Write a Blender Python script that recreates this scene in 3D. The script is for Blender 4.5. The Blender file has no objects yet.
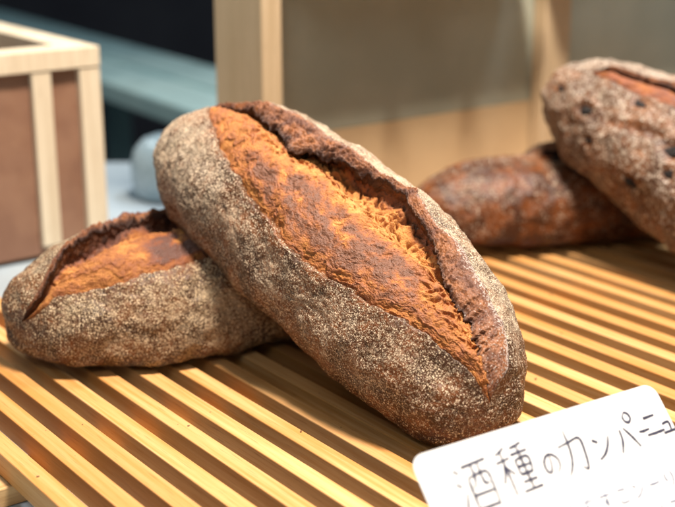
import bpy, bmesh, math, random
import numpy as np
from mathutils import Matrix, Vector
R = math.radians
random.seed(7)
S = bpy.context.scene
COL = S.collection

# ------------------------------------------------------------------ noise
_rng = np.random.RandomState(11)
_perm = np.concatenate([_rng.permutation(256)] * 3)
_g = _rng.normal(size=(256, 3)); _g /= np.linalg.norm(_g, axis=1)[:, None]

def perlin(p):
    p = np.asarray(p, float)
    sh = p.shape[:-1]; p = p.reshape(-1, 3)
    i = np.floor(p).astype(int); f = p - i
    w = f * f * f * (f * (f * 6 - 15) + 10)
    out = np.zeros(len(p))
    for dx in (0, 1):
        for dy in (0, 1):
            for dz in (0, 1):
                h = _perm[_perm[_perm[(i[:, 0] + dx) & 255] + ((i[:, 1] + dy) & 255)] + ((i[:, 2] + dz) & 255)]
                d = (_g[h] * (f - (dx, dy, dz))).sum(1)
                ww = (w[:, 0] if dx else 1 - w[:, 0]) * (w[:, 1] if dy else 1 - w[:, 1]) * (w[:, 2] if dz else 1 - w[:, 2])
                out += ww * d
    return (out * 1.6).reshape(sh)

def fbm(p, o=4, g=.5):
    a, r, q = 1., 0., np.asarray(p, float)
    for k in range(o):
        r = r + a * perlin(q + 17.3 * k); q = q * 2.03; a *= g
    return r

def ridged(p, o=4, g=.55):
    a, r, q = 1., 0., np.asarray(p, float)
    for k in range(o):
        r = r + a * (1 - 2 * np.abs(perlin(q + 9.1 * k))); q = q * 2.1; a *= g
    return r

def worley(a, b, seed=0):
    """distance to the nearest jittered cell centre, plus that cell's random value"""
    ia, ib = np.floor(a).astype(int), np.floor(b).astype(int)
    best = np.full(a.shape, 9.); val = np.zeros(a.shape)
    for da in (-1, 0, 1):
        for db in (-1, 0, 1):
            ca, cb = ia + da, ib + db
            h = _perm[_perm[(ca + seed) & 255] + (cb & 255)]
            h2 = _perm[h + 91]
            d = np.hypot(ca + .15 + .7 * h / 255. - a, cb + .15 + .7 * h2 / 255. - b)
            m = d < best
            best = np.where(m, d, best); val = np.where(m, _perm[h2 + 13] / 255., val)
    return best, val

def sst(a, b, x):
    a, b = np.asarray(a, float), np.asarray(b, float)
    d = b - a
    t = np.clip((x - a) / np.where(np.abs(d) < 1e-6, 1e-6, d), 0, 1); return t * t * (3 - 2 * t)

# ------------------------------------------------------------------ object helpers
def tag(o, label=None, cat=None, group=None, kind=None):
    for k, v in (('label', label), ('category', cat), ('group', group), ('kind', kind)):
        if v: o[k] = v
    return o

def empty(name, loc=(0, 0, 0), rz=0, mat=None):
    o = bpy.data.objects.new(name, None); COL.objects.link(o); o.empty_display_size = .02
    if mat is not None: o.matrix_world = mat
    else: o.location = loc; o.rotation_euler = (0, 0, rz)
    return o

def link(name, me, mat, parent=None, smooth=False):
    if mat: me.materials.append(mat)
    if smooth: me.polygons.foreach_set('use_smooth', [True] * len(me.polygons))
    o = bpy.data.objects.new(name, me); COL.objects.link(o)
    if parent: o.parent = parent
    return o

class MB:
    def __init__(s): s.bm = bmesh.new()
    def box(s, a, b, bev=0., M=None, seg=2):
        t = bmesh.new(); bmesh.ops.create_cube(t, size=1)
        c = [(x + y) / 2 for x, y in zip(a, b)]; d = [abs(y - x) for x, y in zip(a, b)]
        for v in t.verts: v.co = Vector((v.co.x * d[0] + c[0], v.co.y * d[1] + c[1], v.co.z * d[2] + c[2]))
        if bev: bmesh.ops.bevel(t, geom=t.edges[:], offset=bev, segments=seg, profile=.5, affect='EDGES')
        if M: t.transform(M)
        me = bpy.data.meshes.new('t'); t.to_mesh(me); s.bm.from_mesh(me); bpy.data.meshes.remove(me); t.free()
        return s
    def lathe(s, prof, c=(0, 0), n=40):
        rows = [[s.bm.verts.new((c[0] + r * math.cos(2 * math.pi * k / n), c[1] + r * math.sin(2 * math.pi * k / n), z)) for k in range(n)] for r, z in prof]
        for a, b in zip(rows, rows[1:]):
            for k in range(n): s.bm.faces.new((a[k], a[(k + 1) % n], b[(k + 1) % n], b[k]))
        return s
    def build(s, name, mat, parent=None, smooth=False):
        me = bpy.data.meshes.new(name); s.bm.to_mesh(me); s.bm.free()
        return link(name, me, mat, parent, smooth)

# ------------------------------------------------------------------ materials
class NT:
    def __init__(s, name):
        s.m = bpy.data.materials.new(name); s.m.use_nodes = True
        s.t = s.m.node_tree; s.b = s.t.nodes['Principled BSDF']
    def n(s, typ, **kw):
        n = s.t.nodes.new('ShaderNode' + typ)
        for k, v in kw.items(): setattr(n, k, v)
        return n
    def put(s, sock, v):
        if hasattr(v, 'is_linked') or isinstance(v, bpy.types.NodeSocket): s.t.links.new(v, sock)
        elif isinstance(v, (tuple, list)) and len(v) == 3 and sock.type == 'RGBA': sock.default_value = (*v, 1)
        else: sock.default_value = v
    def obj(s): return s.n('TexCoord').outputs['Object']
    def map(s, v, scale=(1, 1, 1), loc=(0, 0, 0), rot=(0, 0, 0)):
        n = s.n('Mapping'); s.put(n.inputs['Vector'], v)
        n.inputs['Scale'].default_value = scale; n.inputs['Location'].default_value = loc; n.inputs['Rotation'].default_value = rot
        return n.outputs[0]
    def noise(s, v, scale, det=2, rough=.5, dist=0.):
        n = s.n('TexNoise'); s.put(n.inputs['Vector'], v)
        n.inputs['Scale'].default_value = scale; n.inputs['Detail'].default_value = det
        n.inputs['Roughness'].default_value = rough; n.inputs['Distortion'].default_value = dist
        return n.outputs['Fac']
    def vor(s, v, scale, feat='F1', out='Distance'):
        n = s.n('TexVoronoi', feature=feat); s.put(n.inputs['Vector'], v); n.inputs['Scale'].default_value = scale
        return n.outputs[out]
    def math(s, op, a, b=0., c=0., clamp=False):
        n = s.n('Math', operation=op); n.use_clamp = clamp
        for i, x in enumerate((a, b, c)): s.put(n.inputs[i], x)
        return n.outputs[0]
    def rng(s, v, a, b, c=0., d=1., smooth=True):
        n = s.n('MapRange'); n.interpolation_type = 'SMOOTHSTEP' if smooth else 'LINEAR'
        for i, x in enumerate((v, a, b, c, d)): s.put(n.inputs[i], x)
        return n.outputs[0]
    def mix(s, f, a, b, blend='MIX'):
        n = s.n('Mix', data_type='RGBA', blend_type=blend); s.put(n.inputs[0], f); s.put(n.inputs[6], a); s.put(n.inputs[7], b)
        return n.outputs[2]
    def ramp(s, f, stops):
        n = s.n('ValToRGB'); s.put(n.inputs[0], f)
        e = n.color_ramp.elements
        while len(e) < len(stops): e.new(.5)
        for k, (p, c) in zip(e, stops): k.position = p; k.color = (*c, 1)
        return n.outputs[0]
    def attr(s, name): return s.n('Attribute', attribute_name=name).outputs['Fac']
    def bump(s, h, st=.5, dist=.001, prev=None):
        n = s.n('Bump'); s.put(n.inputs['Height'], h); n.inputs['Strength'].default_value = st; n.inputs['Distance'].default_value = dist
        if prev is not None: s.put(n.inputs['Normal'], prev)
        return n.outputs[0]
    def done(s, col, rough=.6, normal=None, metal=0., spec=.5, sss=0., sssr=(.004, .002, .001)):
        s.put(s.b.inputs['Base Color'], col); s.put(s.b.inputs['Roughness'], rough); s.put(s.b.inputs['Metallic'], metal)
        s.b.inputs['Specular IOR Level'].default_value = spec
        if sss:
            s.b.inputs['Subsurface Weight'].default_value = sss; s.b.inputs['Subsurface Radius'].default_value = (1, .5, .25)
            s.b.inputs['Subsurface Scale'].default_value = .003
        if normal is not None: s.put(s.b.inputs['Normal'], normal)
        return s.m

def crust_mat(name, dark, red, flour, grain=1150., amount=0., seed=0.):
    t = NT(name); v = t.map(t.obj(), loc=(seed, seed * 1.7, 0))
    den = t.attr('flour')
    big = t.noise(v, 26, 3); mid = t.noise(v, 120, 3, .6, .2); fine = t.noise(v, grain, 2, .6, .1); fine2 = t.noise(v, grain * 2.1, 1, .5)
    base = t.mix(t.rng(t.noise(v, 45, 4, .6, .5), .38, .66), dark, red)
    base = t.mix(t.rng(t.noise(v, 420, 3, .6), .35, .7, .0, .55), base, (dark[0] * .35, dark[1] * .35, dark[2] * .4))
    x = t.math('MULTIPLY_ADD', den, .66, amount - .37)
    x = t.math('MULTIPLY_ADD', t.math('SUBTRACT', big, .5), 1.0, x)
    x = t.math('MULTIPLY_ADD', t.math('SUBTRACT', mid, .5), .95, x)
    def grains(sc, th0):
        w = t.n('TexVoronoi', feature='F1'); t.put(w.inputs['Vector'], v); w.inputs['Scale'].default_value = sc
        sep = t.n('SeparateColor'); t.put(sep.inputs[0], w.outputs['Color'])
        lvl = t.math('ADD', x, t.math('MULTIPLY_ADD', sep.outputs[0], 1.25, -.52 + th0))
        size = t.math('MULTIPLY_ADD', sep.outputs[1], .22, .30)
        dot = t.math('SUBTRACT', 1., t.rng(t.math('SUBTRACT', w.outputs['Distance'], size), -.10, .16))
        return t.math('MULTIPLY', dot, t.rng(lvl, .08, .24))
    f = t.math('MAXIMUM', grains(grain * .85, .04), t.math('MULTIPLY', grains(grain * 1.9, -.02), .85))
    f = t.math('MULTIPLY', f, t.rng(fine2, .30, .52, .6, 1.))
    soft = t.rng(t.math('MULTIPLY_ADD', t.math('SUBTRACT', fine, .5), .9, x), .06, .70, 0., .80)
    f2 = t.math('MAXIMUM', f, soft)
    fl = t.mix(t.noise(v, 300, 2), flour, (flour[0] * .72, flour[1] * .66, flour[2] * .56))
    col = t.mix(t.math('MULTIPLY', f2, .92), base, fl)
    h = t.math('ADD', t.math('MULTIPLY', f, .5), t.math('MULTIPLY', t.noise(v, 260, 4, .65), 1.3))
    nb = t.bump(h, .75, .0011)
    rough = t.rng(f2, 0, .7, .42, .92)
    return t.done(col, rough, nb, spec=.35)

def crumb_mat(name, light, orange, brown, seed=0.):
    t = NT(name); v = t.map(t.obj(), loc=(seed, seed, seed))
    b = t.attr('brown')
    n1 = t.noise(v, 190, 5, .7, .3); n2 = t.noise(v, 900, 3, .7)
    f = t.math('ADD', b, t.math('MULTIPLY_ADD', t.math('SUBTRACT', n1, .5), .9, t.math('MULTIPLY', t.math('SUBTRACT', n2, .5), .55)), clamp=True)
    col = t.ramp(f, [(.02, light), (.34, orange), (.62, ((orange[0] + brown[0]) / 2, (orange[1] + brown[1]) / 2 * .9, (orange[2] + brown[2]) / 2)), (.95, brown)])
    nb = t.bump(t.math('ADD', t.noise(v, 700, 4, .7), t.math('MULTIPLY', t.vor(v, 1300), .6)), .7, .0009)
    return t.done(col, t.rng(f, .2, .9, .72, .42), nb, spec=.4, sss=.12)

def ear_mat(name, a, b, dark, dust=(.46, .38, .33), seed=0.):
    t = NT(name); v = t.map(t.obj(), loc=(seed, 0, seed))
    e = t.attr('burn_dark')
    n1 = t.noise(v, 90, 5, .65, .7); n2 = t.noise(v, 800, 2, .6)
    col = t.mix(t.rng(n1, .35, .65), a, b)
    col = t.mix(t.rng(n2, .35, .7, 0, .5), col, (a[0] * .4, a[1] * .4, a[2] * .5))
    col = t.mix(t.math('ADD', e, t.math('MULTIPLY', t.math('SUBTRACT', n1, .5), .9), clamp=True), col, dark)
    col = t.mix(t.rng(t.math('ADD', t.noise(v, 950, 2), t.math('MULTIPLY', t.attr('dust'), .30)), .64, .80, 0, .8), col, dust)
    nb = t.bump(t.math('ADD', t.noise(v, 600, 4, .7), t.math('MULTIPLY', n2, .6)), .7, .0009)
    return t.done(col, t.rng(n1, .3, .7, .45, .68), nb, spec=.4)

def wood_mat(name, c1, c2, grain_axis=1, rough=.42, sc=1., per=None):
    t = NT(name); o = t.obj()
    st = [330 * sc] * 3; st[grain_axis] = 9 * sc
    v = t.map(o, scale=tuple(st))
    g = t.noise(v, 1., 4, .6, .4)
    st2 = [90 * sc] * 3; st2[grain_axis] = 3.2 * sc
    g2 = t.noise(t.map(o, scale=tuple(st2), loc=(3, 1, 7)), 1., 3, .55, 1.2)
    f = t.math('ADD', t.math('MULTIPLY', g, .55), t.math('MULTIPLY', g2, .45))
    col = t.mix(t.rng(f, .36, .64), c2, c1)
    if per:
        k = t.attr(per); col = t.mix(t.rng(k, 0, 1, 0, .62, False), col, (c2[0] * .82, c2[1] * .72, c2[2] * .6))
    # pores
    st3 = [1500 * sc] * 3; st3[grain_axis] = 55 * sc
    p = t.noise(t.map(o, scale=tuple(st3)), 1., 1)
    col = t.mix(t.rng(p, .62, .74, 0, .38), col, (c2[0] * .5, c2[1] * .42, c2[2] * .36))
    nb = t.bump(t.math('ADD', g, t.math('MULTIPLY', p, -.5)), .22, .0006)
    return t.done(col, t.rng(g2, .3, .7, rough - .08, rough + .12), nb, spec=.3)

def plain_mat(name, c1, c2, sc=8., rough=.5, metal=0., bump=.1, bs=200.):
    t = NT(name); o = t.obj()
    col = t.mix(t.rng(t.noise(o, sc, 4, .6), .3, .7), c1, c2)
    return t.done(col, t.rng(t.noise(o, sc * 3, 3), .3, .7, max(.05, rough - .08), rough + .08), t.bump(t.noise(o, bs, 3), bump, .0008), metal)

# ------------------------------------------------------------------ loaves
def grid_mesh(name, P, attrs, closed=False):
    """P (rows, cols, 3) -> mesh with float point attributes"""
    r, c, _ = P.shape
    idx = np.arange(r * c).reshape(r, c)
    q = np.stack([idx[:-1, :-1], idx[1:, :-1], idx[1:, 1:], idx[:-1, 1:]], -1).reshape(-1, 4)
    Pf = P.reshape(-1, 3)
    area = np.linalg.norm(np.cross(Pf[q[:, 2]] - Pf[q[:, 0]], Pf[q[:, 3]] - Pf[q[:, 1]]), axis=1)
    q = q[area > 1e-12]
    me = bpy.data.meshes.new(name)
    me.vertices.add(r * c); me.vertices.foreach_set('co', Pf.astype(np.float32).ravel())
    me.loops.add(q.size); me.loops.foreach_set('vertex_index', q.astype(np.int32).ravel())
    me.polygons.add(len(q)); me.polygons.foreach_set('loop_start', np.arange(0, q.size, 4, dtype=np.int32))
    me.polygons.foreach_set('use_smooth', np.ones(len(q), bool))
    me.update(calc_edges=True)
    for k, a in attrs.items():
        at = me.attributes.new(k, 'FLOAT', 'POINT'); at.data.foreach_set('value', np.broadcast_to(np.clip(np.nan_to_num(a), 0, 1), (r, c)).astype(np.float32).ravel())
    me.validate()
    return me

def loaf(label, group, mat4, D, mats, seed):
    L, W, Ht, Hb = D['L'], D['W'], D['Ht'], D['Hb']
    so = np.array([seed * 3.7, seed * 1.3, seed * 2.1])
    pe = D.get('pe', 2.8)
    cz = D.get('sag', 0.)
    def base(u, th):
        e = np.clip(1 - np.abs(u) ** pe, 0, 1) ** .5
        e = e * (1 + D.get('taper', 0.) * u)
        sn, cs = np.sin(th), np.cos(th)
        y = -W * e * np.sign(sn) * np.abs(sn) ** .92
        z = np.where(cs > 0, Ht * e ** .85 * np.abs(cs) ** .95, -Hb * (e + 1e-9) ** D.get('bexp', .75) * np.abs(cs) ** D.get('cexp', .55))
        x = L * u + 0 * th
        p = np.stack([x, y, z], -1)
        p[..., 1] += D.get('bend', 0.) * (u * u - .3) + 0 * th
        p[..., 2] += cz * (u * u) * 1.
        nn = np.stack([.35 * np.sign(u) * np.abs(u) ** 6 / L * .06 + 0 * th, y / W / W, np.where(cs > 0, z / Ht / Ht, z / Hb / Hb * .8)], -1)
        nn[..., 0] += u * np.abs(u) ** 4 * 14
        nn /= np.linalg.norm(nn, axis=-1)[..., None] + 1e-9
        lump = fbm(p * D.get('lumpf', 26) + so, 3) * D.get('lump', .0028) + fbm(p * 95 + so, 3) * .0007
        low = sst(-.35, -.8, cs)
        return p + nn * (lump * (1 - .7 * low))[..., None], nn
    th = lambda a: np.asarray(a)
    nu = D.get('nu', 420)
    tau = np.linspace(-1, 1, nu)
    u = np.sin(tau * math.pi / 2 * .985) / math.sin(math.pi / 2 * .985) * .999995
    L1 = np.stack([u * L * 38, 0 * u + 3.1, 0 * u], -1) + so
    L2 = np.stack([u * L * 190, 0 * u + 8.1, 0 * u], -1) + so
    def curve(pts):
        xs, ys = zip(*pts); uf = np.linspace(-1, 1, 801); yf = np.interp(uf, xs, ys)
        kz = np.exp(-np.linspace(-2, 2, 37) ** 2); kz /= kz.sum()
        return np.interp(u, uf, np.convolve(np.pad(yf, 18, 'edge'), kz, 'valid'))
    thL, thR, tipc = curve(D['rim_c']), curve(D['crest_c']), curve(D['tip_c'])
    ends = sst(D['rim_c'][0][0], D['rim_c'][0][0] + D.get('close', .10), u) * sst(D['rim_c'][-1][0], D['rim_c'][-1][0] - D.get('close', .10), u)
    op = np.clip((thL - thR) / D.get('full', 1.0), 0, 1) ** .7 * ends
    thR = thL - (thL - thR) * ends
    thL = thL + .05 * op * fbm(L1, 2) + .034 * op ** .5 * fbm(L2, 3)
    thR = thR + .04 * op * fbm(L1 + 5, 2)
    thR = np.minimum(thR, thL - .0004)
    bandf = np.clip((tipc - thR) / np.maximum(thL - thR, .02), .04, .92)
    lift = D['lift'] * op ** .8 * (1 + .25 * fbm(L1 + 9, 3))
    # --- crust: left rim -> under the loaf -> crest
    K = D.get('nth', 380)
    k = np.linspace(0, 1, K)[:, None]
    T = thL[None] + (2 * math.pi - (thL - thR))[None] * k
    dL = T - thL[None]; dR = (2 * math.pi + thR)[None] - T
    rho = D['rim'] * op * np.exp(-(dL / .16) ** 2) + lift * np.exp(-(np.maximum(dR, 0) / .55) ** 1.8)
    inner = np.linspace(1, 0, 6)[:-1][:, None]
    T = np.concatenate([thL[None] - .030 * inner * op[None], T]); rho = np.concatenate([D['rim'] * op - .0065 * inner * op[None] ** .5, rho])
    dL = np.concatenate([0 * inner - inner * .05 + 0 * op[None], dL]); dR = np.concatenate([9 + 0 * inner + 0 * op[None], dR])
    U = np.broadcast_to(u[None], T.shape)
    P, Nn = base(U, T)
    cr = fbm(P * 330 + so, 3) * .0004
    gr = 0 * T
    for (u0, t0, u1, t1, wd, dp) in D.get('grooves', []):
        kk = np.clip((U - u0) / (u1 - u0), 0, 1); tt = t0 + (t1 - t0) * kk + .035 * np.sin(kk * 7)
        g_ = np.exp(-(np.hypot((T - tt) * .048, (U - (u0 + (u1 - u0) * kk)) * L) / wd) ** 2) * np.sin(math.pi * np.clip(kk * .96 + .02, 0, 1)) ** .5
        gr = np.maximum(gr, g_); rho = rho - g_ * dp
    for (u0, t0, r0) in D.get('fruit', []):
        dd = np.hypot((T - t0) * (W + Ht) / 2, (U - u0) * L) / (r0 * 1.25)
        rho = rho - .45 * r0 * np.exp(-dd ** 2) + .16 * r0 * np.exp(-((dd - 1.5) / .5) ** 2); gr = np.maximum(gr, .8 * np.exp(-(dd / 1.2) ** 2))
    P = P + Nn * (rho + cr)[..., None]
    fl = D['flour'](U, T, dL, dR) - 1.3 * gr
    fl = fl - D.get('rimdark', .5) * np.exp(-np.clip(dL, 0, 9) / D.get('rimw', .09)) * np.clip(op, 0, 1) ** .4
    fl = fl - .8 * sst(-.62, -.85, np.cos(T))
    root = empty('bread_loaf', mat=mat4)
    tag(root, label, 'bread', group)
    link('crust', grid_mesh('crust', P, {'flour': fl}), mats[0], root)
    # --- crumb of the torn opening, running on underneath the ear
    m = op > .0004
    i0, i1 = np.where(m)[0][[0, -1]]
    nu2 = D.get('nuc', 620)
    ff = np.linspace(i0, i1, nu2)
    ip = lambda a: np.interp(ff, np.arange(nu), a)
    uu, o2, tl, tr, lf, bf = ip(u), ip(op), ip(thL), ip(thR), ip(lift), ip(bandf)
    Ks = D.get('ns', 260)
    s = np.linspace(0, 1, Ks)[:, None]
    T = tl[None] + (tr - tl)[None] * s * 1.0
    U = np.broadcast_to(uu[None], T.shape)
    P, Nn = base(U, T)
    arc = (T - tl[None]) * (W + Ht) / 2
    q = np.stack([U * L, arc, 0 * arc + seed * .37], -1)
    wl = np.interp(uu, *D.get('wall', ([-1, 1], [0, 0])))[None]              # where the crumb climbs as a torn wall right up to the lip
    un = 1 + .55 * fbm(np.stack([uu * L * 55, 0 * uu + 2.2, 0 * uu], -1) + so, 2)[None]
    e0 = 1 - np.clip(bf * 1.45 + .10, 0, .8)[None]; e1 = 1 - np.clip(bf * .6, 0, .6)[None]
    e0 = e0 * (1 - wl) + .56 * wl; e1 = e1 * (1 - wl) + .76 * wl
    prof = -.0035 + D['bulge'] * np.sin(math.pi * np.clip(s / .70, 0, 1)) - D['cav'] * (1 + D.get('cavm', 0) * wl) * un * sst(e0, e1, s)
    cavt = D['cav'] * (1 + D.get('cavm', 0))
    prof = prof + wl * ((lf[None] - .0012 + cavt) * sst(.86, 1.0, s) + .35 * cavt * sst(.72, .86, s))
    T = T - wl * o2[None] * D.get('cave', .10) * sst(.68, .86, s) * sst(1.0, .88, s) * (1 + .5 * (un - 1))
    P, Nn = base(U, T)
    dp = np.diff(prof + 0 * T, axis=0, prepend=(prof + 0 * T)[:1]); da = np.diff(T, axis=0, prepend=T[:1]) * (W + Ht) / 2
    arc = np.cumsum(np.hypot(dp, da), axis=0)
    q = np.stack([U * L, arc, 0 * arc + seed * .37], -1)
    wob = fbm(q * [30, 45, 1], 2)
    warp = q + .004 * np.stack([fbm(q * 90 + 3, 2), fbm(q * 90 + 7, 2), 0 * arc], -1)
    plate = sst(.06, .20, s) * sst(e0, e0 - .14, s) * sst(-.55, -.25, U)     # toasted skin in the middle: smoother, streaky
    rough = 1 - D.get('smooth', .55) * plate
    torn = (ridged(warp * [70, 170, 1], 2) * .00018 + fbm(warp * [140, 230, 1], 4, .6) * .00070) * rough + fbm(q * [900, 1100, 1], 2) * .00022 + wob * .0013
    near = np.clip(sst(e0 - .04, e0 + .14, s) * (.35 + .65 * wl), 0, 1) + .05
    dpit, vpit = worley(warp[..., 0] * 230, warp[..., 1] * 260, seed)
    pit = (1 - sst(.22, .52, dpit)) * (vpit > .25) * near
    dp2, vp2 = worley(warp[..., 0] * 560 + 31, warp[..., 1] * 560, seed + 5)
    pit2 = (1 - sst(.15, .5, dp2)) * (vp2 > .72) * (near * .8 + .25)
    wx = q[..., 0] + .006 * fbm(q * [60, 60, 1] + 40, 3); wy = q[..., 1] + .005 * fbm(q * [80, 80, 1] + 60, 3)
    flap, vfl = worley(wx * 60, wy * 130, seed + 9)
    scale = (vfl - .5) * .0021 * (1 - .7 * near) * rough                   # torn plates with little steps between them
    edge = np.clip(s / .04, 0, 1) * np.clip((1 - s) / .03, 0, 1)
    am = np.clip(o2, 0, 1)[None] ** .6
    rho = prof * o2[None] ** .7 + am * (torn + scale - .0056 * pit * un + .0005 * sst(.45, .75, dpit) * near - .0012 * pit2) * (.35 + .65 * edge)
    P = P + Nn * rho[..., None]
    mott = fbm(np.stack([q[..., 0] * 75, q[..., 1] * 130, 0 * arc + 5.], -1) + so, 4, .6)
    br = D['brown'] + D.get('stripb', .42) * plate * (.75 + .9 * mott) + (torn + scale) * 90 + .10 * (vfl - .5) + .35 * np.exp(-s / .03) - .20 * sst(e0 - .1, e0 + .1, s) * wl
    br = br + .30 * pit * wl + .75 * sst(.76, .94, s) * wl + .12 * mott  # wall browns towards the lip: oven colour plus shade painted in
    link('torn_crumb', grid_mesh('torn_crumb', P, {'brown': br}), mats[1], root)
    # --- ear: band from the crest to the ragged tip, then back underneath
    a = np.concatenate([np.linspace(0, 1, 60), np.ones(8), np.linspace(1, .1, 34)])[:, None]
    b = np.concatenate([np.zeros(60), np.linspace(.1, 1, 8), 1 + np.linspace(0, 1, 34)])[:, None]
    J1 = np.stack([uu * L * 60, 0 * uu, 0 * uu], -1) + so; J2 = np.stack([uu * L * 330, 0 * uu, 0 * uu], -1) + so
    jag = 1 + .30 * fbm(J1 * .6, 3) + .15 * fbm(J2 * .6, 4, .65)
    dl = (tl - tr) * np.clip(bf * np.clip(jag, .5, 1.6), 0, .96)
    T = tr[None] + dl[None] * a
    U = np.broadcast_to(uu[None], T.shape)
    P, Nn = base(U, T)
    top = lf[None] * (1 - .10 * a - np.interp(uu, [-1, -.2, .2, .6, 1], D['drop'])[None] * a ** 2.2) + .0008 * o2[None] * np.sin(math.pi * a)
    ed, ev = worley(U * L * 150 + fbm(np.stack([U * L * 120, a * 4 + 0 * U, 0 * U], -1), 2) * .6, a * 3.4 + 0 * U + fbm(np.stack([U * L * 120, a * 4 + 9 + 0 * U, 0 * U], -1), 2) * .5, seed + 3)
    ear_pit = (1 - sst(.15, .5, ed)) * (ev > .55) * sst(.15, .35, a) * np.interp(uu, [-.7, -.3, -.05, .2, .5], [.5, 1, 1.3, .3, .15])[None]
    rg = (fbm(np.stack([U * L * 90, a * 3.2 + 0 * U, 0 * U], -1) + so, 3) * .0013 + fbm(np.stack([U * L * 300, a * 9 + 0 * U, 0 * U], -1) + so, 4, .65) * D.get('erough', 1) * np.interp(uu, [-.5, 0, .6], [.0026, .0016, .0007])[None] - .0030 * ear_pit) * np.clip(a * 2, 0, 1) * am
    th0 = np.clip(b, 0, 1) * .0009 * am + np.clip(b - 1, 0, 1) * (lf[None] + .0070 * am)
    P = P + Nn * (top + rg - th0)[..., None]
    burn_dark = .0 + .6 * ear_pit + .85 * np.exp(-((a - 1) / .12) ** 2) + .6 * (b > .05) + .75 * np.exp(-a / .06)  # burnt at tip and crest edge, also darker in pits and underneath
    dust = D.get('edust', .8) * (b < .05) * np.maximum(sst(.45, .0, a) * (.55 + .45 * sst(-.2, .8, U)), sst(.55, .95, U) * (.50 - .2 * a))
    link('ear', grid_mesh('ear', P, {'burn_dark': burn_dark, 'dust': dust}), mats[2], root)
    return root, base

def frame(P1, P2, roll):
    """matrix with X from the far end P2 to the near end P1, Z up tilted by roll towards the viewer (-Y)"""
    P1, P2 = Vector(P1), Vector(P2)
    a = (P1 - P2).normalized(); n = (Vector((0, 0, 1)) - a * a.z).normalized(); y = n.cross(a)
    n2 = n * math.cos(roll) - y * math.sin(roll); y2 = n2.cross(a)
    M = Matrix((a, y2, n2)).transposed().to_4x4(); M.translation = (P1 + P2) / 2
    return M

m_crust = crust_mat('floured_crust', (.066, .026, .011), (.215, .074, .024), (.86, .70, .53))
m_crust2 = crust_mat('floured_crust_tan', (.060, .023, .009), (.200, .070, .021), (.88, .70, .48), amount=-.02, seed=2.)
m_crumb = crumb_mat('orange_crumb', (.60, .29, .085), (.42, .155, .038), (.175, .070, .036))
m_crumb2 = crumb_mat('brown_crumb', (.48, .20, .05), (.29, .098, .026), (.125, .054, .038), 3.)
m_ear = ear_mat('ear_crust', (.33, .125, .045), (.14, .055, .034), (.038, .016, .011))
m_crust3 = crust_mat('fruit_crust', (.085, .032, .014), (.22, .085, .032), (.62, .54, .46), grain=600, amount=-.02, seed=5.)
m_crust4 = crust_mat('plain_crust', (.070, .023, .009), (.215, .066, .017), (.55, .45, .36), grain=700, amount=-.33, seed=8.)
m_crumb3 = crumb_mat('red_crumb', (.45, .18, .06), (.32, .11, .035), (.20, .075, .04), 6.)
m_raisin = plain_mat('burnt_raisin', (.007, .005, .005), (.016, .011, .009), 300, .9, bump=.8, bs=500)

def flour_big(U, T, dL, dR):
    left = .73 - .36 * sst(.8, 2.0, T) - .14 * sst(-.2, .9, U) + .34 * sst(-.15, -.90, U)
    right = 1.5 * sst(1.3, .6, dR) * (1 - .55 * sst(.55, .9, U))
    return np.where(T < math.pi, left, np.maximum(right, .45)) - .10 * sst(.70, 1.0, U)

big, _ = loaf('large floury loaf in front, propped on another, its orange split facing up', 'dark crusted loaves with one long split',
    frame((.0758, .5779, .0308), (-.0850, .7735, .1132), .454),
    dict(L=.1549, W=.0541, Ht=.0444, Hb=.0383, pe=2.75, bend=-.0141, close=.06, lift=.0042, rim=.0016, bulge=.0042, cav=.0030, cavm=2.4, drop=[1.0, .8, .1, 1.5, 1.3], brown=.33, stripb=.56, smooth=.6,
         wall=([-1, -.16, .02, .42, .58, 1], [0, .15, 1, 1, .1, 0]),
         rim_c=[(-.86, -.55), (-.75, -.10), (-.56, .19), (-.27, .48), (-.1, .59), (.07, .66), (.26, .62), (.44, .50), (.59, .41), (.66, .37), (.76, .25), (.84, .17), (.92, .16), (.985, .16)],
         crest_c=[(-.86, -.60), (-.71, -.72), (-.47, -.74), (-.18, -.64), (.06, -.66), (.19, -.68), (.42, -.60), (.59, -.62), (.77, -.62), (.87, -.62), (.93, -.50), (.965, -.15), (.985, .12)],
         tip_c=[(-.86, -.59), (-.70, -.58), (-.45, -.24), (-.25, -.25), (-.12, -.36), (.0, -.52), (.18, -.58), (.40, -.50), (.5, -.34), (.62, -.21), (.7, -.16), (.83, -.10), (.93, .02), (.985, .14)],
         flour=flour_big, edust=.9, nu=520, nth=460, nuc=760, ns=300),
    (m_crust, m_crumb, m_ear), 1)

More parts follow.
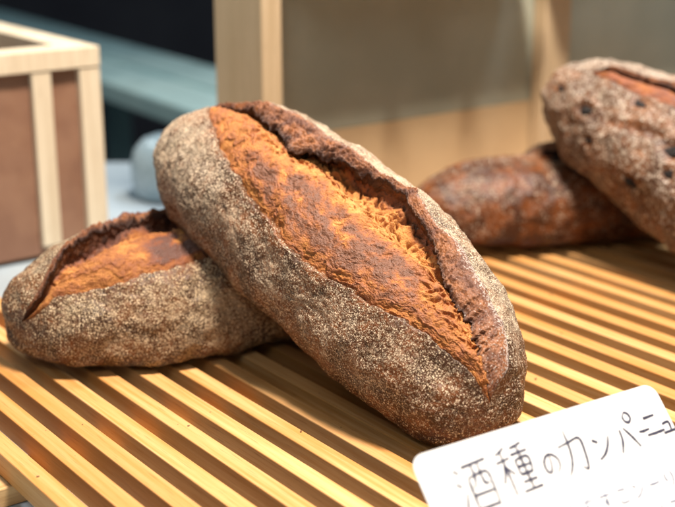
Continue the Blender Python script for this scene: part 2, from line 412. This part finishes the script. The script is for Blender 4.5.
def flour_left(U, T, dL, dR):
    left = .78 - .2 * sst(1.2, 2.2, T)
    return np.where(T < math.pi, left, .8) - .4 * sst(-.75, -1, U)
fx = lambda c, ang, z: ((c[0] + .1 * math.cos(ang), c[1] + .1 * math.sin(ang), z), (c[0] - .1 * math.cos(ang), c[1] - .1 * math.sin(ang), z))
left, _ = loaf('dark floury loaf lying on the slats under the propped loaf at left', 'dark crusted loaves with one long split',
    frame((-.0030, .7917, .0270), (-.1494, .7011, .0270), .071),
    dict(L=.135, W=.0584, Ht=.0452, Hb=.0267, pe=2.83, bend=.0074, bexp=.35, cexp=.42, lift=.0050, close=.05, rim=.0012, bulge=.0045, cav=.0035, cavm=1.6, drop=[.1] * 5, brown=.30, stripb=.95, smooth=.85, wall=([-1, -.9, -.75, .7, .9], [0, .5, 1, 1, 0]),
         rim_c=[(-.985, 1.25), (-.93, 1.08), (-.85, .74), (-.7, .78), (-.5, .75), (-.33, .70), (0, .62), (.5, .45), (.9, .1)],
         crest_c=[(-.985, 1.2), (-.93, .78), (-.85, .34), (-.76, .04), (-.52, -.36), (-.22, -.48), (.2, -.55), (.6, -.45), (.9, .0)],
         tip_c=[(-.985, 1.26), (-.93, .87), (-.85, .44), (-.76, .09), (-.52, -.30), (-.22, -.42), (.2, -.48), (.6, -.38), (.9, .02)],
         flour=flour_left, edust=.5, nu=420, nth=360, nuc=520, ns=220),
    (m_crust2, m_crumb2, m_ear), 4)

FR_UP = [(-.558, .785, .0046), (-.80, .70, .0034), (-.453, 1.196, .0036), (-.02, .53, .0056), (.058, .82, .0042), (-.343, .20, .0038), (-.108, 1.309, .0038), (.3, 1.0, .0045)]
FR_LOW = [(-.10, .10, .0075), (-.02, .42, .0055), (-.02, -.1, .007), (.3, .9, .004)]
def flour_low(U, T, dL, dR): return np.where(T < math.pi, .42 - .1 * sst(1, 2, T), .75)
low, lowb = loaf('smooth reddish brown loaf lying at the back beneath the raisin loaf', 'raisin loaves at the back',
    frame((.265, .9795, .0265), (.0902, .9219, .0320), .05),
    dict(L=.125, W=.0492, Ht=.0375, Hb=.0285, pe=2.9, lift=.012, rim=.0012, bulge=.004, cav=.007, drop=[.3] * 5, brown=.35,
         rim_c=[(-.22, .0), (.0, .30), (.3, .35), (.6, .1)], crest_c=[(-.22, -.06), (.0, -.28), (.3, -.28), (.6, .0)], tip_c=[(-.22, -.02), (.0, .02), (.3, .02), (.6, .05)], full=.7,
         fruit=FR_LOW, lump=.0026, lumpf=30, flour=flour_low, nu=220, nth=200, nuc=240, ns=100),
    (m_crust4, m_crumb3, m_ear), 6)

def flour_up(U, T, dL, dR): return np.where(T < math.pi, .74 - .22 * sst(.8, 1.9, T), .95)
up, upb = loaf('floury loaf dotted with burnt raisins, leaning on the back loaf', 'raisin loaves at the back',
    frame((.2988, .7811, .0392), (.2060, .9217, .1026), .38),
    dict(L=.145, W=.0512, Ht=.0466, Hb=.0351, pe=2.81, bend=-.0125, lift=.004, rim=.0012, bulge=.006, cav=.004, drop=[.4] * 5, brown=.42, full=.8,
         rim_c=[(-.74, .10), (-.58, .16), (-.42, .10), (-.2, .0), (.3, -.05), (.9, -.1)], crest_c=[(-.74, .04), (-.58, -.14), (-.42, -.32), (-.2, -.42), (.3, -.45), (.9, -.2)], tip_c=[(-.74, .05), (-.58, -.08), (-.42, -.24), (-.2, -.33), (.3, -.36), (.9, -.16)],
         grooves=[(-.58, .80, .0, .42, .0042, .0022), (.1, .9, .5, .7, .004, .003)],
         fruit=FR_UP, lump=.0036, lumpf=34, flour=flour_up, nu=260, nth=240, nuc=260, ns=110),
    (m_crust3, m_crumb3, m_ear), 8)

def raisins(root, base, spots, sd):
    rr = random.Random(sd)
    for (u, th, r) in spots:
        p, n = base(np.array([u]), np.array([th]))
        bm = bmesh.new(); bmesh.ops.create_icosphere(bm, subdivisions=3, radius=r)
        ax, ay = rr.uniform(.7, 1.5), rr.uniform(.55, 1.0)
        for v in bm.verts:
            k = 1 + .75 * float(perlin(np.array([list(v.co * (1.6 / r))]) + sd + u)[0])
            v.co = v.co * k; v.co.x *= ax; v.co.y *= ay; v.co.z *= .40; v.co.xy = v.co.xy + Vector((v.co.y * .4, 0))
        nv = Vector(n[0]); bm.transform(nv.to_track_quat('Z', 'Y').to_matrix().to_4x4()); bm.transform(Matrix.Translation(Vector(p[0]) + nv * r * -.38))
        me = bpy.data.meshes.new('raisin'); bm.to_mesh(me); bm.free()
        link('raisin', me, m_raisin, root, True)
raisins(up, upb, FR_UP, 3)
raisins(low, lowb, FR_LOW, 5)

# ------------------------------------------------------------------ slatted tray (local x across the slats, local y along them)
YAW = R(37.2)
m_slat = wood_mat('pale_bamboo', (.68, .40, .175), (.52, .24, .062), 1, .62, per='tone')
m_rail = wood_mat('rail_wood', (.62, .40, .19), (.48, .28, .12), 0, .45)
tray = empty('slatted_tray', (0, 0, 0), YAW)
tag(tray, 'pale wooden slatted tray carrying the loaves', 'tray')
mb = MB(); tones = []
rt = random.Random(5); q = .217; i = 0
lay = mb.bm.verts.layers.float.new('tone')
while i < 40:
    n0 = len(mb.bm.verts); dz = rt.uniform(-.0004, .0004)
    mb.box((q - .0107, .12, -.0133), (q, .79, dz), .0006)
    mb.bm.verts.ensure_lookup_table(); tn = rt.random() ** 1.5
    for v in mb.bm.verts[n0:]: v[lay] = tn
    q += .0207 + .0020 * min(1, i / 16.); i += 1
QEND = q - .021
deck = mb.build('slat_deck', m_slat, tray)
for sy in (.541, .20, .74):
    MB().box((.180, sy, -.0243), (QEND + .012, sy + .028, -.0135), .0008).build('crossbar', m_rail, tray)

m_counter = plain_mat('counter_laminate', (.34, .41, .47), (.38, .45, .50), 30, .4, 0., .05)
ct = MB().box((-1.6, -.25, -.075), (1.6, 1.32, -.0245)).build('counter', m_counter)
tag(ct, kind='structure')

# crumbs and flour on the slats
bm = bmesh.new(); rc = random.Random(2)
cy, sy_ = math.cos(YAW), math.sin(YAW)
cents = [.217 + sum(.0207 + .0020 * min(1, j / 16.) for j in range(k)) - .0053 for k in range(26)]
for k in range(120):
    qx = rc.choice(cents) + rc.uniform(-.0045, .0045); y = rc.uniform(.45, .76); r = rc.choice((.0003, .0003, .0004, .0005, .0007))
    M = Matrix.Translation((qx * cy - y * sy_, qx * sy_ + y * cy, r * .7)) @ Matrix.Rotation(rc.random() * 6, 4, 'Z') @ Matrix.Diagonal((1.3, .9, .7, 1))
    bmesh.ops.create_icosphere(bm, subdivisions=1, radius=r, matrix=M)
me = bpy.data.meshes.new('bread_crumbs'); bm.to_mesh(me); bm.free()
tag(link('bread_crumbs', me, plain_mat('crumb_bits', (.35, .2, .09), (.12, .05, .02), 400, .8)), 'tiny bread crumbs and flour specks scattered on the slats', 'crumbs', kind='stuff')

# ------------------------------------------------------------------ price card, leaning back on its own folded strut
CW, CH, CY, CT = .1416, .0684, R(33.26), R(47)
m_card = plain_mat('white_card', (.84, .84, .84), (.86, .86, .86), 20, .45, bump=.02)
m_ink = plain_mat('pen_ink', (.035, .035, .06), (.05, .05, .085), 200, .5, bump=0)
m_ink2 = plain_mat('pale_ink', (.16, .18, .26), (.22, .24, .32), 200, .5, bump=0)
m_rule = plain_mat('printed_rule', (.60, .61, .63), (.62, .63, .65), 50, .5, bump=0)
nv = Vector((-math.sin(CY), math.cos(CY), 0))
ex = Vector((math.cos(CY), math.sin(CY), 0)); ey = nv * math.cos(CT) + Vector((0, 0, 1)) * math.sin(CT); ez = ex.cross(ey)
TL = Vector((.0293, .4597, .0502))
Mc = Matrix((ex, ey, ez)).transposed().to_4x4(); Mc.translation = TL          # local: x right, y up the card, origin at its top left corner
card = empty('price_card', mat=Mc)
tag(card, 'white price card with rounded corners and handwritten Japanese lettering', 'price card')
def rounded(w, h, r, n=10):
    pts = []
    for cx, cy_, a0 in ((w - r, -r, 0), (r, -r, 90), (r, -h + r, 180), (w - r, -h + r, 270)):
        pts += [(cx + r * math.cos(R(a0 + 90 * k / n)), cy_ + r * math.sin(R(a0 + 90 * k / n))) for k in range(n + 1)]
    return pts
bm = bmesh.new(); f = bm.faces.new([bm.verts.new((x, y, 0)) for x, y in rounded(CW, CH, .0065)])
g = bmesh.ops.extrude_face_region(bm, geom=[f]); bmesh.ops.translate(bm, vec=(0, 0, -.0006), verts=[v for v in g['geom'] if isinstance(v, bmesh.types.BMVert)])
bmesh.ops.recalc_face_normals(bm, faces=bm.faces[:])
me = bpy.data.meshes.new('card_face'); bm.to_mesh(me); bm.free(); link('card_face', me, m_card, card)
# strut: straight down from near the top edge to the slats, in card coordinates
Mi = Mc.inverted()
up_l = Mi.to_3x3() @ Vector((0, 0, 1))
p0 = Vector((CW * .3, -.010, -.0016)); ln = (Mc @ p0).z
q0 = Mi @ ((Mc @ p0) - Vector((0, 0, ln - .0005)) + nv * .012)
bm = bmesh.new(); vs = []
for o3 in (Vector((0, 0, 0)), Vector((0, 0, -.0006))):
    for pp, dx in ((p0, 0), (p0, CW * .4), (q0, CW * .4), (q0, 0)): vs.append(bm.verts.new(pp + Vector((dx, 0, 0)) + o3))
for fc in ((0, 1, 2, 3), (7, 6, 5, 4), (0, 4, 5, 1), (1, 5, 6, 2), (2, 6, 7, 3), (3, 7, 4, 0)): bm.faces.new([vs[k] for k in fc])
me = bpy.data.meshes.new('strut'); bm.to_mesh(me); bm.free(); link('strut', me, m_card, card)

G = {  # handwritten strokes in a unit box, y up
 'sake': [[(.05, .92), (.17, .82)], [(.0, .66), (.13, .57)], [(.02, .12), (.10, .26), (.18, .44)], [(.28, .93), (.98, .97)], [(.36, .70), (.34, .40), (.33, .02)],
          [(.36, .70), (.62, .73), (.90, .72), (.92, .40), (.90, .05)], [(.54, .93), (.54, .70), (.45, .48)], [(.73, .94), (.73, .55), (.86, .52)], [(.36, .35), (.88, .36)], [(.35, .08), (.88, .09)]],
 'tane': [[(.38, .97), (.22, .90), (.06, .86)], [(.0, .70), (.42, .74)], [(.22, .90), (.22, .45), (.21, .0)], [(.21, .66), (.12, .45), (.0, .28)], [(.23, .58), (.40, .40)],
          [(.92, .97), (.70, .93), (.52, .91)], [(.48, .78), (1., .80)], [(.55, .66), (.55, .36)], [(.55, .66), (.94, .67), (.92, .36)], [(.56, .52), (.92, .52)], [(.56, .36), (.92, .37)],
          [(.74, .94), (.74, .5), (.74, .04)], [(.52, .21), (.96, .22)], [(.44, .03), (1.03, .05)]],
 'no': [[(.52, .78), (.46, .45), (.28, .18), (.10, .30), (.12, .58), (.36, .80), (.66, .80), (.90, .58), (.86, .30), (.60, .10)]],
 'ka': [[(.05, .66), (.45, .70), (.88, .72), (.86, .35), (.74, .06), (.60, .14)], [(.46, .98), (.42, .55), (.28, .24), (.04, .02)]],
 'n': [[(.10, .80), (.34, .66)], [(.10, .08), (.45, .22), (.75, .48), (.95, .78)]],
 'pa': [[(.34, .72), (.28, .40), (.06, .06)], [(.52, .74), (.72, .45), (.92, .08)], [(.82, 1.12), (.72, 1.02), (.76, .88), (.90, .84), (1.02, .93), (1.0, 1.07), (.88, 1.14), (.82, 1.12)]],
 'bar': [[(.08, .52), (.45, .50), (.92, .52)]],
 'ni': [[(.20, .76), (.80, .78)], [(.05, .16), (.5, .15), (.98, .17)]],
 'yu': [[(.14, .58), (.70, .60), (.66, .20)], [(.0, .16), (.98, .18)]],
 'wo': [[(.15, .8), (.85, .82)], [(.48, 1.), (.3, .6), (.12, .4), (.4, .52), (.55, .3)], [(.85, .55), (.45, .3), (.45, .06), (.9, .05)]],
 'ri': [[(.2, .85), (.18, .5), (.3, .42)], [(.72, .9), (.74, .45), (.45, .0)]],
 'ko': [[(.2, .82), (.8, .8)], [(.15, .3), (.3, .1), (.85, .12)]],
 'kome': [[(.2, .85), (.32, .65)], [(.8, .88), (.66, .65)], [(.05, .52), (.95, .54)], [(.5, .98), (.5, .0)], [(.48, .5), (.1, .12)], [(.52, .5), (.92, .1)]],
 'de': [[(.1, .8), (.85, .84), (.45, .55), (.4, .2), (.75, .05)], [(.72, .5), (.8, .4)], [(.86, .56), (.95, .46)]],
 'aji': [[(.05, .78), (.05, .3)], [(.05, .78), (.32, .78), (.32, .3)], [(.05, .3), (.32, .3)], [(.5, .78), (.92, .8)], [(.42, .55), (1., .57)], [(.72, .98), (.72, .0)], [(.7, .55), (.45, .15)], [(.74, .55), (1., .15)]],
 'su': [[(.1, .8), (.9, .82)], [(.55, 1.), (.55, .4), (.4, .35), (.42, .52), (.56, .5), (.5, .15), (.3, .0)]],
}
def catmull(pts, k=6):
    if len(pts) < 3: return pts
    P = [pts[0]] + list(pts) + [pts[-1]]; out = []
    for i in range(1, len(P) - 2):
        for j in range(k):
            t = j / k; a, b, c, d = (Vector(P[i + m]) for m in (-1, 0, 1, 2))
            v = .5 * (2 * b + (c - a) * t + (2 * a - 5 * b + 4 * c - d) * t * t + (3 * b - a - 3 * c + d) * t ** 3); out.append((v.x, v.y))
    return out + [pts[-1]]
def write(name, items, mat, wd):
    bm = bmesh.new(); z = .00012; rw = random.Random(4)
    for g, x, y, w, h in items:
        for st in G[g]:
            c = catmull([(x + a * w, y + b * h) for a, b in st]); n = len(c); z += 1.5e-6
            rowl = []
            for i, p in enumerate(c):
                d = Vector(c[min(i + 1, n - 1)]) - Vector(c[max(i - 1, 0)]); d.normalize(); nn = Vector((-d.y, d.x))
                ww = wd * (.35 + .75 * math.sin(math.pi * min(1, (i + 1.2) / (n + 1))) ** .7) * rw.uniform(.8, 1.15)
                rowl.append([bm.verts.new((p[0] + nn.x * ww * sg, p[1] + nn.y * ww * sg, z)) for sg in (1, -1)])
            for a, b in zip(rowl, rowl[1:]): bm.faces.new((a[0], a[1], b[1], b[0]))
    me = bpy.data.meshes.new(name); bm.to_mesh(me); bm.free(); return link(name, me, mat, card)
write('handwriting', [('sake', .016, -.031, .019, .022), ('tane', .039, -.029, .018, .022), ('no', .0615, -.0265, .010, .012), ('ka', .0722, -.029, .016, .021), ('n', .0912, -.027, .0115, .013),
      ('pa', .1052, -.0275, .0135, .016), ('bar', .1195, -.026, .008, .012), ('ni', .1235, -.0245, .012, .013), ('yu', .134, -.0255, .0075, .010)], m_ink, .00064)
write('small_handwriting', [(g, .062 + .0098 * k, -.0475, .0076, .0080) for k, g in enumerate(('kome', 'wo', 'su', 'ko', 'n', 'bar', 'ri'))] +
      [(g, .058 + .0098 * k, -.0600, .0076, .0080) for k, g in enumerate(('de', 'su', 'kome', 'no', 'aji', 'ri', 'ko', 'su'))], m_ink2, .00044)
MB().box((.012, -.03815, .00002), (CW - .006, -.0378, .0001)).build('ruled_line', m_rule, card)

# ------------------------------------------------------------------ wooden partition behind the tray, with unseen boards added above to cast shade
m_post = wood_mat('post_wood', (.56, .43, .28), (.48, .36, .22), 2, .5)
m_panel_lit = plain_mat('tan_board_lit_tint', (.62, .46, .27), (.55, .40, .235), 14, .65, bump=.25, bs=500)  # panel in its lit tone, the warm light put into the colour
m_panel_shade = plain_mat('board_shade_tint', (.42, .44, .36), (.35, .37, .30), 12, .7, bump=.3, bs=500)  # same panel in its shaded tone, cool shade put into the colour
part = empty('wooden_partition', (0, 0, 0), YAW)
tag(part, 'wooden partition with upper part tinted grey green for shade, between pale posts behind the tray', 'partition')
SW = .800
MB().box((.5355, SW, -.0243), (1.9, SW + .010, .0760), .0008).build('lit_tinted_board', m_panel_lit, part)
MB().box((.5355, SW + .0006, .0763), (1.9, SW + .010, .52), .0008).build('shade_tinted_board', m_panel_shade, part)  # panel above the shadow line, its shade painted as grey green
MB().box((.5167, SW - .026, -.0243), (.5350, SW + .041, .52), .0012).build('post', m_post, part)
MB().box((.8306, SW - .016, -.0243), (.8638, SW - .0005, .52), .0012).build('post', m_post, part)
MB().box((1.1500, SW - .016, -.0243), (1.18, SW - .0005, .52), .0012).build('post', m_post, part)
MB().box((.5360, SW - .060, .209), (.8000, SW - .0005, .222), .001).build('shade_caster', m_post, part)  # unseen board, added to cast the shade line on the panel
MB().box((.8180, SW - .060, .209), (1.1100, SW - .0165, .222), .001).build('shade_caster', m_post, part)  # unseen board, added to carry that shade on past the middle post
for xx in (.636, .715): MB().box((xx, SW - .0660, .189), (xx + .009, SW - .0605, .223), .0006).build('streak_caster', m_post, part)  # pegs added to cast the shadow streaks below the shade line

# ------------------------------------------------------------------ crate on the counter
m_cf = wood_mat('crate_frame_wood', (.70, .60, .45), (.60, .49, .35), 2, .55)
m_cp = plain_mat('crate_ply', (.27, .145, .09), (.21, .105, .065), 30, .6, bump=.2)
crate = empty('wooden_crate', (-.1925, .998, -.0243), YAW)       # local -x runs along the front face, local +y to the back
tag(crate, 'open wooden crate with brown panels and pale frame behind the left loaf', 'crate')
CWd, CD, CHt = .34, .26, .1700
MB().box((-CWd + .004, .004, .004), (-.004, .009, CHt - .004)).build('front_panel', m_cp, crate)
MB().box((-CWd + .004, CD - .009, .004), (-.004, CD - .004, CHt - .004)).build('back_panel', m_cp, crate)
for xx in (-.009, -CWd + .004): MB().box((xx, .0095, .004), (xx + .005, CD - .0095, CHt - .004)).build('side_panel', m_cp, crate)
MB().box((-CWd + .01, .01, .003), (-.01, CD - .01, .0085)).build('bottom_panel', m_cp, crate)
for xx in (-.018, -CWd):
    for yy in (-.002, CD - .016): MB().box((xx, yy, 0), (xx + .018, yy + .018, CHt - .0165), .0006).build('corner_post', m_cf, crate)
for xx in (-.0585, -.15, -.24): MB().box((xx, -.002, .012), (xx + .016, .0038, CHt - .0165), .0006).build('stile', m_cf, crate)
for yy in (-.003, CD - .025): MB().box((-CWd, yy, CHt - .016), (0, yy + .028, CHt), .0006).build('rail', m_cf, crate)
for xx in (-.026, -CWd): MB().box((xx, .0255, CHt - .016), (xx + .026, CD - .0255, CHt), .0006).build('rail', m_cf, crate)

# ------------------------------------------------------------------ steel table, pale pot and the dark room behind
m_steel = plain_mat('teal_steel', (.25, .38, .40), (.32, .45, .46), 6, .35, .15, .03)
m_dark = plain_mat('dark_wall', (.040, .034, .046), (.055, .048, .060), 3, .8)
m_darkm = plain_mat('dark_metal', (.03, .035, .035), (.05, .055, .055), 8, .5)
tb = empty('steel_table', (-.145, 1.447, 0), math.atan2(.83, -.55))     # local x to the back left along the front edge
tag(tb, 'teal grey steel table in the dim room behind the crate', 'table')
MB().box((-.24, -.19, -.03), (1.6, 0, 0), .004).build('table_top', m_steel, tb)
MB().box((-.24, -.09, .0), (1.6, -.084, .006), .001).build('raised_strip', m_steel, tb)
MB().box((-.24, -.18, -.42), (1.6, -.03, -.40), .003).build('lower_shelf', m_darkm, tb)
for lx in (-.22, .62, 1.5):
    for ly in (-.17, -.06): MB().box((lx, ly, -.9), (lx + .035, ly + .035, -.0305), .003).build('leg', m_steel, tb)
pot = MB().lathe([(.0001, 0), (.026, 0), (.031, .005), (.034, .018), (.034, .034), (.030, .048), (.021, .058), (.010, .062), (.0001, .063)], (0, 0), 48).build(
    'jar', plain_mat('pale_glaze', (.30, .40, .45), (.42, .52, .57), 30, .25, bump=.02), None, True)
pot.location = (-.166, 1.17, -.0242); tag(pot, 'blue grey rounded jar on the counter between crate and propped loaf', 'jar')
fl_ = MB().box((-6, -2, -.95), (6, 5.2, -.9)).build('floor', m_dark); tag(fl_, kind='structure')
wl = MB().box((-6, 4.2, -.9), (6, 4.3, 3)).build('back_wall', m_dark); tag(wl, kind='structure')

# ------------------------------------------------------------------ light
W = bpy.data.worlds.new('World'); S.world = W; W.use_nodes = True
W.node_tree.nodes['Background'].inputs[0].default_value = (.56, .80, .86, 1); W.node_tree.nodes['Background'].inputs[1].default_value = .12
def lamp(name, typ, loc, aim, en, col, size=.1, **kw):
    l = bpy.data.lights.new(name, typ); l.energy = en; l.color = col
    if typ == 'AREA': l.shape = 'DISK'; l.size = size
    else: l.shadow_soft_size = size
    for k, v in kw.items(): setattr(l, k, v)
    o = bpy.data.objects.new(name, l); COL.objects.link(o); o.location = loc
    o.rotation_euler = (Vector(aim) - Vector(loc)).to_track_quat('-Z', 'Y').to_euler(); return o
lamp('ceiling_spotlight', 'SPOT', (.18, .47, 1.38), (.02, .70, 0), 170, (1, .87, .73), .12, spot_size=R(85), spot_blend=.5)
lamp('ceiling_panel', 'AREA', (.45, 1.15, 1.4), (.0, .72, 0), 12, (.80, .91, 1), .30)
lamp('room_light', 'AREA', (-.25, -.5, 1.2), (0, .7, .05), 3.2, (.96, .97, .95), .6)
lamp('table_fill_lamp', 'AREA', (-.9, 1.5, 1.3), (-.35, 1.7, 0), 6, (.85, .97, 1), .5)  # added fill without a visible source, brightens the steel table

# ------------------------------------------------------------------ camera
cam = bpy.data.cameras.new('Camera'); co = bpy.data.objects.new('Camera', cam); COL.objects.link(co); S.camera = co
co.location = (0, 0, .28); co.rotation_euler = (R(90 - 17.2), 0, 0)
cam.sensor_width = 36; cam.lens = 1238 / 675 * 36; cam.clip_start = .01; cam.clip_end = 60
cam.dof.use_dof = True; cam.dof.focus_distance = .635; cam.dof.aperture_fstop = .066 / .0108; cam.dof.aperture_blades = 9
S.view_settings.view_transform = 'Standard'; S.view_settings.look = 'None'; S.view_settings.exposure = .22; S.view_settings.gamma = 1
S.render.engine = 'CYCLES'; S.cycles.use_denoising = True; S.cycles.max_bounces = 8
